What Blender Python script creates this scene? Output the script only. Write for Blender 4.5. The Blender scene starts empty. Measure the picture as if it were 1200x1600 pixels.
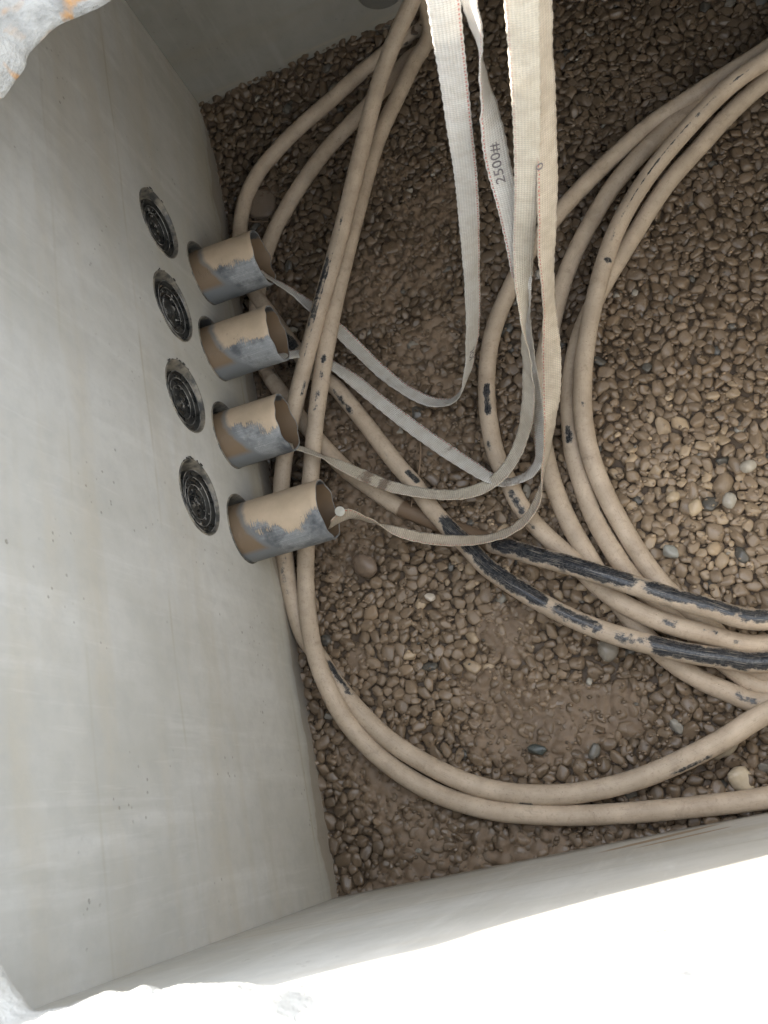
import bpy, bmesh, math, random
import numpy as np
from mathutils import Vector, Matrix, noise

scene = bpy.context.scene
rad = math.radians

# ------------------------------------------------------------------ camera
RX, RY, RZ = 0.28369324, 0.29963179, -0.205099
CAM = Vector((0.53061765, 0.07493025, 1.4))
F = 1400.0                      # focal length in pixels of a 1200 x 1600 picture
ROT = Matrix.Rotation(RZ, 3, 'Z') @ Matrix.Rotation(RY, 3, 'Y') @ Matrix.Rotation(RX, 3, 'X')
L = 1.532                       # inner length of the vault (left wall)
W = 1.38                        # inner width
H = 0.88                        # wall height
cd = bpy.data.cameras.new('camera')
cam = bpy.data.objects.new('camera', cd)
scene.collection.objects.link(cam)
cam.matrix_world = Matrix.Translation(CAM) @ ROT.to_4x4()
cd.sensor_fit = 'VERTICAL'
cd.sensor_height = 24.0
cd.sensor_width = 18.0
cd.lens = F / 1600 * 24.0
cd.clip_start = 0.02
cd.clip_end = 3000
cd.dof.use_dof = True
cd.dof.focus_distance = 1.25
cd.dof.aperture_fstop = 8
scene.camera = cam

# ------------------------------------------------------------------ light
SUN_EL, SUN_AZ = rad(35.5), rad(23)        # travel direction turned from +x towards -y
w = bpy.data.worlds.new('World')
scene.world = w
w.use_nodes = True
nt = w.node_tree
sky = nt.nodes.new('ShaderNodeTexSky')
sky.sky_type = 'NISHITA'
sky.sun_disc = False
sky.sun_elevation = SUN_EL
travel = Vector((math.cos(SUN_EL) * math.cos(SUN_AZ), -math.cos(SUN_EL) * math.sin(SUN_AZ), -math.sin(SUN_EL)))
src = -travel
sky.sun_rotation = math.atan2(src.x, src.y)
sky.air_density = 1.0
sky.dust_density = 3.0
hz = nt.nodes.new('ShaderNodeMixRGB')          # thin bright cloud veil over the blue
hz.inputs[0].default_value = .62
hz.inputs[2].default_value = (2.95, 3.0, 2.95, 1)
nt.links.new(sky.outputs[0], hz.inputs[1])
nt.links.new(hz.outputs[0], nt.nodes['Background'].inputs[0])
nt.nodes['Background'].inputs[1].default_value = 0.15
sd = bpy.data.lights.new('sun', 'SUN')
sd.energy = 4.5
sd.angle = rad(2.0)
sd.color = (1.0, 0.95, 0.87)
sun = bpy.data.objects.new('sun', sd)
scene.collection.objects.link(sun)
sun.rotation_euler = travel.to_track_quat('-Z', 'Y').to_euler()
scene.view_settings.view_transform = 'Standard'
scene.view_settings.look = 'None'
scene.view_settings.exposure = 3.15
scene.view_settings.gamma = 1.0
scene.cycles.max_bounces = 10
scene.cycles.diffuse_bounces = 7

# ------------------------------------------------------------------ helpers
def ray(u, v):
    return ROT @ Vector(((u - 600) / F, -(v - 800) / F, -1.0))

def onz(u, v, z):               # the point of height z seen at a pixel of the photograph
    d = ray(u, v)
    return CAM + d * ((z - CAM.z) / d.z)

def onax(u, v, ax, val):
    d = ray(u, v)
    return CAM + d * ((val - CAM[ax]) / d[ax])

def tag(o, label=None, cat=None, group=None, kind=None):
    if label: o['label'] = label
    if cat: o['category'] = cat
    if group: o['group'] = group
    if kind: o['kind'] = kind
    return o

def link(name, me, mat=None, parent=None):
    o = bpy.data.objects.new(name, me)
    scene.collection.objects.link(o)
    if mat: me.materials.append(mat)
    if parent: o.parent = parent
    return o

def empty(name, loc):
    o = bpy.data.objects.new(name, None)
    o.empty_display_size = 0.05
    scene.collection.objects.link(o)
    o.location = loc
    return o

def child(name, me, mat, root):
    o = link(name, me, mat, root)
    o.matrix_parent_inverse = Matrix.Translation(-Vector(root.location))
    return o

def grid_mesh(name, V, nu, nv, close_v=False, uv=None, attrs=None, smooth=True):
    """V: array (nu, nv, 3) -> quad sheet"""
    V = np.asarray(V, dtype=np.float32)
    idx = np.arange(nu * nv).reshape(nu, nv)
    if close_v:
        a = idx[:-1, :]; b = np.roll(idx, -1, 1)[:-1, :]; c = np.roll(idx, -1, 1)[1:, :]; d = idx[1:, :]
    else:
        a = idx[:-1, :-1]; b = idx[:-1, 1:]; c = idx[1:, 1:]; d = idx[1:, :-1]
    Fc = np.stack([a, b, c, d], -1).reshape(-1, 4)
    me = bpy.data.meshes.new(name)
    me.vertices.add(nu * nv)
    me.vertices.foreach_set('co', V.reshape(-1))
    me.loops.add(Fc.size)
    me.loops.foreach_set('vertex_index', Fc.reshape(-1).astype(np.int32))
    me.polygons.add(len(Fc))
    me.polygons.foreach_set('loop_start', np.arange(0, Fc.size, 4, dtype=np.int32))
    me.polygons.foreach_set('loop_total', np.full(len(Fc), 4, dtype=np.int32))
    me.polygons.foreach_set('use_smooth', np.full(len(Fc), smooth, dtype=bool))
    me.update(calc_edges=True)
    if uv is not None:
        l = me.uv_layers.new(name='UVMap')
        l.data.foreach_set('uv', uv.reshape(-1, 2)[Fc.reshape(-1)].astype(np.float32).reshape(-1))
    for k, arr in (attrs or {}).items():
        at = me.attributes.new(k, 'FLOAT', 'POINT')
        at.data.foreach_set('value', np.asarray(arr, dtype=np.float32).reshape(-1))
    return me

def bm_mesh(name, bm, smooth=False):
    me = bpy.data.meshes.new(name)
    bmesh.ops.recalc_face_normals(bm, faces=bm.faces[:])
    bm.to_mesh(me); bm.free()
    if smooth:
        me.polygons.foreach_set('use_smooth', np.ones(len(me.polygons), dtype=bool))
    return me

def spline(P, step=0.005):
    """Catmull-Rom through rows of P (any width), resampled evenly by the first three columns"""
    P = np.asarray(P, float)
    Q = np.vstack([2 * P[0] - P[1], P, 2 * P[-1] - P[-2]])
    out = []
    for i in range(1, len(Q) - 2):
        p0, p1, p2, p3 = Q[i - 1], Q[i], Q[i + 1], Q[i + 2]
        d = [max(np.linalg.norm((b - a)[:3]) ** .5, 1e-4) for a, b in ((p0, p1), (p1, p2), (p2, p3))]
        t = np.linspace(0, 1, 24, endpoint=False)[:, None]
        m1 = d[1] * ((p1 - p0) / d[0] - (p2 - p0) / (d[0] + d[1]) + (p2 - p1) / d[1])
        m2 = d[1] * ((p2 - p1) / d[1] - (p3 - p1) / (d[1] + d[2]) + (p3 - p2) / d[2])
        out.append((2 * t**3 - 3 * t**2 + 1) * p1 + (t**3 - 2 * t**2 + t) * m1 + (-2 * t**3 + 3 * t**2) * p2 + (t**3 - t**2) * m2)
    C = np.vstack(out + [P[-1:]])
    s = np.concatenate([[0], np.cumsum(np.linalg.norm(np.diff(C[:, :3], axis=0), axis=1))])
    n = max(8, int(s[-1] / step))
    ss = np.linspace(0, s[-1], n)
    return np.stack([np.interp(ss, s, C[:, k]) for k in range(C.shape[1])], -1), ss

# ------------------------------------------------------------------ materials
class N:
    def __init__(s, name):
        s.m = bpy.data.materials.new(name); s.m.use_nodes = True
        s.t = s.m.node_tree; s.b = s.t.nodes['Principled BSDF']
        s.tc = s.t.nodes.new('ShaderNodeTexCoord')
    def n(s, k, **kw):
        q = s.t.nodes.new(k)
        for a, v in kw.items(): setattr(q, a, v)
        return q
    def set(s, q, i, v):
        if isinstance(v, bpy.types.NodeSocket): s.t.links.new(v, q.inputs[i])
        else: q.inputs[i].default_value = v
    def map(s, sc=(1, 1, 1), loc=(0, 0, 0), rot=(0, 0, 0), src='Object'):
        q = s.n('ShaderNodeMapping'); s.set(q, 0, s.tc.outputs[src])
        q.inputs['Scale'].default_value = sc; q.inputs['Location'].default_value = loc; q.inputs['Rotation'].default_value = rot
        return q.outputs[0]
    def noise(s, vec, scale, detail=4, rough=.55, dist=0):
        q = s.n('ShaderNodeTexNoise'); s.set(q, 'Vector', vec)
        q.inputs['Scale'].default_value = scale; q.inputs['Detail'].default_value = detail
        q.inputs['Roughness'].default_value = rough; q.inputs['Distortion'].default_value = dist
        return q.outputs[0]
    def vor(s, vec, scale, feat='F1'):
        q = s.n('ShaderNodeTexVoronoi', feature=feat); s.set(q, 'Vector', vec); q.inputs['Scale'].default_value = scale
        return q.outputs[0]
    def ramp(s, fac, stops):
        q = s.n('ShaderNodeValToRGB'); s.set(q, 0, fac); e = q.color_ramp.elements
        while len(e) < len(stops): e.new(.5)
        for x, (p, c) in zip(e, stops):
            x.position = p; x.color = (c, c, c, 1) if isinstance(c, (int, float)) else (*c, 1)
        return q.outputs[0]
    def math(s, op, a, b=0.0, c=None, clamp=False):
        q = s.n('ShaderNodeMath', operation=op, use_clamp=clamp); s.set(q, 0, a); s.set(q, 1, b)
        if c is not None: s.set(q, 2, c)
        return q.outputs[0]
    def mix(s, fac, a, b, mode='MIX'):
        q = s.n('ShaderNodeMixRGB', blend_type=mode); s.set(q, 0, fac)
        for i, v in ((1, a), (2, b)):
            s.set(q, i, (*v, 1) if isinstance(v, tuple) and len(v) == 3 else v)
        return q.outputs[0]
    def attr(s, name, out=2):
        q = s.n('ShaderNodeAttribute', attribute_name=name); return q.outputs[out]
    def sep(s, vec):
        q = s.n('ShaderNodeSeparateXYZ'); s.set(q, 0, vec); return q.outputs
    def bump(s, h, strength, dist, prev=None):
        q = s.n('ShaderNodeBump'); s.set(q, 'Height', h)
        q.inputs['Strength'].default_value = strength; q.inputs['Distance'].default_value = dist
        if prev is not None: s.set(q, 'Normal', prev)
        return q.outputs[0]
    def out(s, col=None, rough=None, nrm=None, spec=None, metal=None):
        if col is not None: s.set(s.b, 'Base Color', (*col, 1) if isinstance(col, tuple) else col)
        if rough is not None: s.set(s.b, 'Roughness', rough)
        if nrm is not None: s.set(s.b, 'Normal', nrm)
        if spec is not None: s.set(s.b, 'Specular IOR Level', spec)
        if metal is not None: s.set(s.b, 'Metallic', metal)
        return s.m

def concrete(name, axis, base=(.33, .328, .305), seam=True, smear=None, warm=False):
    """cast wall; axis = index of the horizontal direction that runs along the wall"""
    k = N(name)
    P = k.map()
    sx = (1, 1, 1)
    drip = k.map(sc=(9, 9, .8))
    lay = k.map(sc=(.9, .9, 7) )
    a = k.noise(P, 2.6, 5, .6)
    b = k.noise(drip, 3.0, 6, .62, .3)
    c = k.noise(P, 34, 6, .7)
    d = k.noise(lay, 1.4, 4, .6, .5)
    col = k.mix(k.ramp(a, [(.3, 0), (.7, 1)]), (base[0] * .78, base[1] * .765, base[2] * .72), tuple(x * 1.12 for x in base))
    col = k.mix(k.ramp(b, [(.54, 0), (.78, .5)]), col, (base[0] * 1.3, base[1] * 1.3, base[2] * 1.3))
    col = k.mix(k.ramp(b, [(.25, .35), (.42, 0)]), col, (base[0] * .78, base[1] * .74, base[2] * .66))
    col = k.mix(k.ramp(d, [(.48, 0), (.72, .6)]), col, (base[0] * .86, base[1] * .77, base[2] * .62))
    col = k.mix(k.ramp(c, [(.35, .28), (.55, 0)]), col, tuple(x * .7 for x in base))
    # air holes and dark specks
    v = k.vor(P, 30)
    holes = k.math('MULTIPLY', k.ramp(v, [(.05, 1), (.08, 0)]), k.ramp(k.noise(P, 4, 2), [(.58, 0), (.62, 1)]))
    v2 = k.vor(P, 75)
    holes = k.math('MAXIMUM', holes, k.math('MULTIPLY', k.ramp(v2, [(.10, .8), (.16, 0)]), k.ramp(k.noise(P, 9, 2), [(.56, 0), (.62, 1)])))
    col = k.mix(k.math('MULTIPLY', holes, .45), col, (.13, .115, .09))
    # fine scratches
    sc = k.noise(k.map(sc=(30, 30, 2.2), rot=(.25, .2, 0)), 3.2, 3, .6)
    col = k.mix(k.ramp(sc, [(.62, 0), (.7, .12)]), col, tuple(min(1, x * 1.3) for x in base))
    z = k.sep(P)[2]
    wob = k.math('MULTIPLY', k.noise(P, 1.3, 2), .05)
    zz = k.math('ADD', z, wob)
    h = k.math('ADD', k.math('MULTIPLY', c, .25), k.math('MULTIPLY', k.noise(P, 7, 3), 1.2))
    if seam:
        line = None
        for zc, wd, st in ((.445, .004, .5), (.085, .005, .5), (.63, .003, .25)):
            q = k.math('ABSOLUTE', k.math('SUBTRACT', zz, zc))
            q = k.ramp(q, [(0, st), (wd, 0)])
            q = k.math('MULTIPLY', q, k.ramp(k.noise(P, 6, 3), [(.4, 0), (.6, 1)]))
            line = q if line is None else k.math('MAXIMUM', line, q)
        col = k.mix(line, col, (.33, .29, .2))
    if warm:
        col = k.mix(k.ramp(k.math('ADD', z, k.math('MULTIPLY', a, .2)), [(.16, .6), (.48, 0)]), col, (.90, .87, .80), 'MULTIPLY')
    # muddy splash band low on the wall
    low = k.math('ADD', z, k.math('MULTIPLY', k.noise(P, 9, 4), -.07))
    col = k.mix(k.ramp(low, [(-.035, .6), (-.01, .3), (.02, 0)]), col, (.21, .165, .115))
    if smear:
        for (x0, z0, x1, z1, wd) in smear:
            # stains with a slanting elongated outline
            mx, mz = (x0 + x1) / 2, (z0 + z1) / 2; ln = math.hypot(x1 - x0, z1 - z0) / 2; an = math.atan2(z1 - z0, x1 - x0)
            xx = k.sep(P)[0]
            dx = k.math('SUBTRACT', xx, mx); dz = k.math('SUBTRACT', z, mz)
            uu = k.math('ADD', k.math('MULTIPLY', dx, math.cos(an) / ln), k.math('MULTIPLY', dz, math.sin(an) / ln))
            vv = k.math('ADD', k.math('MULTIPLY', dx, -math.sin(an) / wd), k.math('MULTIPLY', dz, math.cos(an) / wd))
            r = k.math('ADD', k.math('MULTIPLY', uu, uu), k.math('MULTIPLY', vv, vv))
            r = k.math('ADD', r, k.math('MULTIPLY', k.noise(k.map(sc=(3, 3, 20)), 8, 3), 1.2))
            col = k.mix(k.ramp(k.math('MULTIPLY', r, .5), [(.62, .9), (.80, 0)]), col, (.38, .28, .17))
    n1 = k.bump(h, .35, .004)
    n1 = k.bump(holes, .5, -.002, n1)
    return k.out(col, k.ramp(a, [(.3, .8), (.7, .62)]), n1, .35)

M = {}
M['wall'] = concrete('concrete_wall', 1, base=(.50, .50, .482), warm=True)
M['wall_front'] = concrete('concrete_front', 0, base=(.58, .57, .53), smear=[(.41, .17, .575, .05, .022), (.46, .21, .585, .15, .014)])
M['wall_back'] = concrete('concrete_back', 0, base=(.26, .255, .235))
M['wall_right'] = concrete('concrete_right', 1, base=(.22, .21, .185))  # unseen wall, base darkened to cut bounced light on the gravel

def m_rim():
    k = N('cast_rim'); P = k.map()
    a = k.noise(P, 18, 6, .65); b = k.noise(P, 70, 5, .7); c = k.noise(P, 21, 3, .5, .6)
    col = k.mix(k.ramp(a, [(.35, 0), (.65, 1)]), (.20, .197, .185), (.44, .435, .41))
    col = k.mix(k.ramp(b, [(.3, .3), (.5, 0)]), col, (.19, .195, .205))
    col = k.mix(k.math('MULTIPLY', k.ramp(c, [(.535, 0), (.60, .9)]), k.ramp(k.sep(P)[1], [(.30, 0), (.5, 1)])), col, (.40, .22, .09))
    col = k.mix(k.ramp(k.sep(P)[1], [(.02, .8), (.2, 0)]), col, (.50, .49, .46))  # front of the rim paler, its sun glare put into the colour
    n = k.bump(a, .9, .009); n = k.bump(b, .9, .004, n)
    return k.out(col, .75, n, .3)
M['rim'] = m_rim()

def m_cable():
    k = N('dusty_conduit'); P = k.map(); bare = k.attr('bare')
    a = k.noise(P, 26, 5, .6); fine = k.noise(P, 240, 4, .65); mid = k.noise(P, 75, 5, .65)
    long_ = k.noise(k.map(sc=(30, 900, 1), src='UV'), 1.0, 4, .6)
    dust = k.mix(k.ramp(a, [(.3, 0), (.7, 1)]), (.35, .275, .20), (.52, .42, .315))
    dust = k.mix(k.ramp(k.noise(P, 7, 3), [(.42, 0), (.62, .4)]), dust, (.38, .315, .24))
    dust = k.mix(k.ramp(fine, [(.3, .45), (.45, 0)]), dust, (.22, .16, .11))
    dust = k.mix(k.ramp(long_, [(.56, 0), (.70, .5)]), dust, (.23, .185, .14))
    dust = k.mix(k.ramp(k.noise(P, 45, 5, .7, .4), [(.58, 0), (.70, .45)]), dust, (.20, .155, .11))
    dust = k.mix(k.ramp(k.noise(P, 33, 4, .6, .5), [(.6, 0), (.7, .4)]), dust, (.52, .43, .33))
    v = k.vor(P, 150)
    spk = k.math('MULTIPLY', k.ramp(v, [(.09, 1), (.14, 0)]), k.ramp(k.noise(P, 22, 2), [(.56, 0), (.62, 1)]))
    dust = k.mix(k.math('MULTIPLY', spk, .7), dust, (.12, .085, .06))
    # bare black plastic where the mud film has rubbed off
    blk = k.mix(k.ramp(fine, [(.45, 0), (.75, .5)]), (.012, .014, .018), (.12, .12, .12))
    blk = k.mix(k.ramp(mid, [(.48, 0), (.68, .3)]), blk, (.11, .108, .10))
    blk = k.mix(k.ramp(long_, [(.56, 0), (.66, .75)]), blk, (.27, .235, .19))
    f = k.math('ADD', bare, k.math('MULTIPLY', k.math('SUBTRACT', mid, .5), 1.0))
    f = k.math('ADD', f, k.math('MULTIPLY', k.math('SUBTRACT', long_, .5), .45))
    f = k.math('ADD', f, k.math('MULTIPLY', k.math('SUBTRACT', a, .5), .5))
    f = k.math('ADD', f, k.math('MULTIPLY', k.math('SUBTRACT', fine, .5), .4))
    f = k.math('ADD', f, k.math('MULTIPLY', k.math('SUBTRACT', k.noise(P, 38, 3, .6), .5), .35))
    mask = k.ramp(f, [(.47, 0), (.50, .55), (.60, 1)])
    halo = k.ramp(f, [(.40, 0), (.48, .55)])
    col = k.mix(halo, dust, (.30, .27, .23))
    col = k.mix(mask, col, blk)
    # wet mud where a run lies in the mud
    mud = k.attr('mud')
    mm = k.ramp(k.math('ADD', mud, k.math('MULTIPLY', k.math('SUBTRACT', a, .5), .7)), [(.42, 0), (.58, 1)])
    col = k.mix(mm, col, (.155, .105, .066))
    h = k.math('ADD', k.math('MULTIPLY', fine, .35), k.math('MULTIPLY', mid, .6))
    n = k.bump(h, .4, .0008); n = k.bump(mask, .6, -.0006, n)
    rough = k.mix(mask, (.56, .56, .56), (.26, .26, .26))
    return k.out(col, rough, n, .4)
M['cable'] = m_cable()

def m_pipe():
    k = N('muddy_duct'); uv = k.map(src='UV'); P = k.map()
    u, v = k.sep(uv)[0], k.sep(uv)[1]       # u = metres out of the wall, v = 0..1 upward-facing share
    n1 = k.noise(P, 30, 5, .6); fine = k.noise(P, 190, 5, .7)
    scr = k.noise(k.map(sc=(8, 500, 1), src='UV'), 1, 5, .65)
    ring = k.noise(k.map(sc=(700, 5, 1), src='UV'), 1, 3, .6)
    grey = k.mix(k.ramp(scr, [(.35, 0), (.65, 1)]), (.13, .142, .152), (.36, .372, .375))
    grey = k.mix(k.ramp(fine, [(.55, 0), (.72, .5)]), grey, (.46, .45, .42))
    grey = k.mix(k.ramp(n1, [(.34, .85), (.56, 0)]), grey, (.05, .056, .066))
    tan = k.mix(k.ramp(n1, [(.35, 0), (.7, 1)]), (.44, .345, .24), (.53, .415, .295))
    spk = k.math('MULTIPLY', k.ramp(k.vor(P, 110), [(.07, 1), (.13, 0)]), k.ramp(k.noise(P, 20, 2), [(.55, 0), (.6, 1)]))
    tan = k.mix(k.math('MULTIPLY', spk, .8), tan, (.12, .09, .07))
    oi = k.n('ShaderNodeObjectInfo')
    t = k.math('ADD', k.math('SUBTRACT', v, k.math('MULTIPLY_ADD', oi.outputs['Random'], .16, .12)), k.math('MULTIPLY', k.math('SUBTRACT', k.noise(P, 17, 3, .5), .5), .75))
    t = k.math('ADD', t, k.math('MULTIPLY', k.math('SUBTRACT', ring, .5), .34))
    t = k.math('ADD', t, k.math('MULTIPLY', k.math('SUBTRACT', fine, .5), .12))
    mt = k.ramp(t, [(.49, 0), (.53, 1)])
    col = k.mix(mt, grey, tan)
    # wet mud collar next to the wall, with a grey ring between it and the dry mud
    e = k.math('ADD', u, k.math('MULTIPLY', k.math('SUBTRACT', n1, .5), .018))
    e = k.math('ADD', e, k.math('MULTIPLY', k.math('SUBTRACT', v, .75), .055))
    g = k.ramp(e, [(.028, 1), (.034, 0)])
    col = k.mix(g, col, k.mix(mt, (.17, .18, .185), (.20, .19, .175)))
    g2 = k.math('MULTIPLY', k.ramp(e, [(.020, 1), (.025, 0)]), k.ramp(v, [(.38, 0), (.48, 1)]))
    col = k.mix(g2, col, (.19, .135, .085))
    n = k.bump(fine, .35, .0008); n = k.bump(mt, .6, .0009, n)
    return k.out(col, .5, n, .45)
M['pipe'] = m_pipe()

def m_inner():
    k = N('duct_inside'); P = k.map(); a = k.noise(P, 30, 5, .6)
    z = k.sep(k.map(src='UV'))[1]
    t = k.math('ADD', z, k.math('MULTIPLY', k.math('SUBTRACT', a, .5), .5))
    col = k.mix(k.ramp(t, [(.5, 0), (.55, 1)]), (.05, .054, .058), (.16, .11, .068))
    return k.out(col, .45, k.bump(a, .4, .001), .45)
M['inner'] = m_inner()

def m_plug():
    k = N('black_plug'); P = k.map(); a = k.noise(P, 45, 6, .7); f = k.noise(P, 190, 4, .6)
    col = k.mix(k.ramp(a, [(.45, 0), (.62, .6)]), (.008, .0095, .010), (.05, .05, .046))
    col = k.mix(k.ramp(f, [(.66, 0), (.74, .6)]), col, (.28, .27, .24))
    return k.out(col, k.ramp(a, [(.3, .12), (.6, .4)]), k.bump(a, .6, .002), .7)
M['plug'] = m_plug()

def m_collar():
    k = N('grey_socket'); P = k.map(); a = k.noise(P, 40, 5, .65)
    col = k.mix(k.ramp(a, [(.4, 0), (.6, 1)]), (.06, .06, .056), (.25, .225, .18))
    return k.out(col, .5, k.bump(a, .4, .001), .5)
M['collar'] = m_collar()

def m_ridge():
    k = N('pale_ridge'); a = k.noise(k.map(), 60, 4)
    return k.out(k.mix(k.ramp(a, [(.4, 0), (.6, 1)]), (.04, .04, .038), (.30, .29, .27)), .4, None, .5)
M['ridge'] = m_ridge()

def m_tape(name, c1, c2, dash, dirt):
    k = N(name); uv = k.map(src='UV'); P = k.map()
    s_, t_ = k.sep(uv)[0], k.sep(uv)[1]            # metres along, metres across (0..0.025)
    a = k.noise(P, 9, 4, .6); f = k.noise(P, 60, 4, .65)
    col = k.mix(k.ramp(a, [(.35, 0), (.65, 1)]), c1, c2)
    d = k.attr('dirt')
    dm = k.ramp(k.math('ADD', d, k.math('MULTIPLY', k.math('SUBTRACT', f, .5), 1.1)), [(.46, 0), (.62, 1)])
    col = k.mix(k.math('MULTIPLY', k.ramp(f, [(.42, 0), (.62, 1)]), dirt), col, (.40, .29, .17))
    col = k.mix(dm, col, (.26, .185, .125))
    # weave: weft ribs across the tape and warp rows along it
    weft = k.math('SINE', k.math('MULTIPLY', s_, 2 * math.pi / .0032))
    warp = k.math('SINE', k.math('MULTIPLY', t_, 2 * math.pi / .0030))
    twill = k.math('SINE', k.math('ADD', k.math('MULTIPLY', s_, 2 * math.pi / .0016), k.math('MULTIPLY', t_, 2 * math.pi / .0030)))
    h = k.math('ADD', k.math('MULTIPLY', weft, .6), k.math('MULTIPLY', warp, .35))
    h = k.math('ADD', h, k.math('MULTIPLY', twill, .3))
    col = k.mix(k.ramp(h, [(.0, .45), (.5, 0)]), col, tuple(x * .5 for x in c1))
    # coloured tracer dashes near one selvage
    e = k.math('ABSOLUTE', k.math('SUBTRACT', t_, .0018))
    e = k.math('LESS_THAN', e, .0007)
    ds = k.math('GREATER_THAN', k.math('SINE', k.math('MULTIPLY', s_, 2 * math.pi / .0062)), -.1)
    col = k.mix(k.math('MULTIPLY', k.math('MULTIPLY', e, ds), dash), col, (.55, .16, .12))
    n = k.bump(h, .8, .0008)
    m = k.out(col, .72, n, .25)
    k.set(k.b, 'Sheen Weight', .25)
    # woven polyester lets some light through
    tr = k.n('ShaderNodeBsdfTranslucent'); k.set(tr, 'Color', col)
    mx = k.n('ShaderNodeMixShader'); mx.inputs[0].default_value = .26
    k.t.links.new(k.b.outputs[0], mx.inputs[1]); k.t.links.new(tr.outputs[0], mx.inputs[2])
    k.t.links.new(mx.outputs[0], k.t.nodes['Material Output'].inputs[0])
    return m
M['tape_a'] = m_tape('tape_white', (.76, .73, .66), (.86, .83, .77), .9, .25)
M['tape_b'] = m_tape('tape_cream', (.74, .67, .53), (.86, .79, .66), .4, .3)
M['tape_c'] = m_tape('tape_tan', (.70, .60, .46), (.82, .72, .57), .9, .4)

def m_simple(name, c, r, sc=60, var=.7):
    k = N(name); a = k.noise(k.map(), sc, 4)
    return k.out(k.mix(k.ramp(a, [(.35, 0), (.65, 1)]), tuple(x * var for x in c), c), r, k.bump(a, .3, .0008), .4)
M['ink'] = m_simple('ink', (.17, .15, .15), .8)
M['disc'] = m_simple('disc', (.42, .40, .33), .35)
M['twig'] = m_simple('twig', (.20, .14, .09), .8)
M['soil'] = m_simple('soil', (.36, .29, .20), .9, 6)

def m_stone(name='gravel', one=None):
    k = N(name); P = k.map()
    a = k.noise(P, 11, 4); f = k.noise(P, 330, 4, .65); g = k.noise(P, 85, 4, .6)
    if one is None:
        c = k.attr('tone', 0)
    else:
        q = k.n('ShaderNodeRGB'); q.outputs[0].default_value = (*one, 1); c = q.outputs[0]
    col = k.mix(k.ramp(g, [(.35, .16), (.6, 0)]), c, (.13, .095, .065))
    col = k.mix(k.ramp(f, [(.58, 0), (.72, .3)]), col, (.36, .29, .21))
    r = k.ramp(k.math('ADD', k.math('MULTIPLY', a, .7), k.math('MULTIPLY', g, .3)), [(.4, .27), (.62, .52)])
    h = k.math('ADD', g, k.math('MULTIPLY', f, .25))
    return k.out(col, r, k.bump(h, .35, .0018), .45)
M['gravel'] = m_stone()

def m_mud():
    k = N('mud'); P = k.map()
    a = k.noise(P, 8, 5, .6); g = k.noise(P, 60, 5, .6); f = k.noise(P, 300, 3, .6)
    col = k.mix(k.ramp(a, [(.35, 0), (.65, 1)]), (.128, .090, .058), (.195, .140, .093))
    col = k.mix(k.ramp(g, [(.55, 0), (.75, .4)]), col, (.23, .17, .12))
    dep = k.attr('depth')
    col = k.mix(dep, col, (.075, .053, .035))  # gaps between the stones darkened: crevice shade put into the colour
    n = k.bump(g, .35, .003); n = k.bump(f, .25, .0008, n)
    return k.out(col, k.ramp(g, [(.35, .48), (.6, .7)]), n, .35)
M['mud'] = m_mud()

# ------------------------------------------------------------------ vault walls
def slab_box(name, lo, hi, mat, div=None):
    bm = bmesh.new()
    bmesh.ops.create_cube(bm, size=1)
    for v in bm.verts:
        v.co = Vector([(lo[i] + hi[i]) / 2 + v.co[i] * (hi[i] - lo[i]) for i in range(3)])
    return bm_mesh(name, bm)

HOLES = []      # (y, z, radius)
closed = [(248.5, 349), (270.5, 478.5), (290, 619), (312, 776.5)]
openp = [(318, 427), (336, 545), (357, 680), (381, 826)]
cl_c = []; op_c = []
for (u, v) in closed:
    p = onax(u, v, 0, 0); cl_c.append((p.y, p.z))
for (u, v) in openp:
    p = onax(u, v, 0, 0); op_c.append((p.y, p.z))
RC, RO = .0560, .0560

T = .11
wl = link('concrete_wall', slab_box('left_wall', (-T, -T, -.2), (0, L + T, H), M['wall']), M['wall'])
bm = bmesh.new()
for (y, z), r in [(c, RC) for c in cl_c] + [(c, RO) for c in op_c]:
    q = bmesh.ops.create_cone(bm, cap_ends=True, segments=72, radius1=r, radius2=r, depth=.3)
    bmesh.ops.rotate(bm, verts=q['verts'], matrix=Matrix.Rotation(rad(90), 3, 'Y'))
    bmesh.ops.translate(bm, verts=q['verts'], vec=(-.05, y, z))
cut = bpy.data.objects.new('cut', bm_mesh('cut', bm)); scene.collection.objects.link(cut)
mo = wl.modifiers.new('b', 'BOOLEAN'); mo.operation = 'DIFFERENCE'; mo.solver = 'EXACT'; mo.object = cut
bpy.context.view_layer.update()
me = bpy.data.meshes.new_from_object(wl.evaluated_get(bpy.context.evaluated_depsgraph_get()))
wl.modifiers.clear(); wl.data = me
bpy.data.objects.remove(cut)
tag(wl, 'long grey concrete side wall pierced by two rows of round duct openings', 'wall')
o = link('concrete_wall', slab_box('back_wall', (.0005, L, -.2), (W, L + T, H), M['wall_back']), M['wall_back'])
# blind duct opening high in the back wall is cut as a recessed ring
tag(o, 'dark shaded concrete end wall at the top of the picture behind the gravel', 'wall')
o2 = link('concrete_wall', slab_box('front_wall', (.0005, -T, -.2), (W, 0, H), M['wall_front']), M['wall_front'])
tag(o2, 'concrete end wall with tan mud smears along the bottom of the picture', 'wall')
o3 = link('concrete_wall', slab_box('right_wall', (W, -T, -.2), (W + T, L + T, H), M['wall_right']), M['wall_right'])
tag(o3, 'concrete side wall opposite the duct openings, where the cable coil turns back', 'wall')

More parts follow.
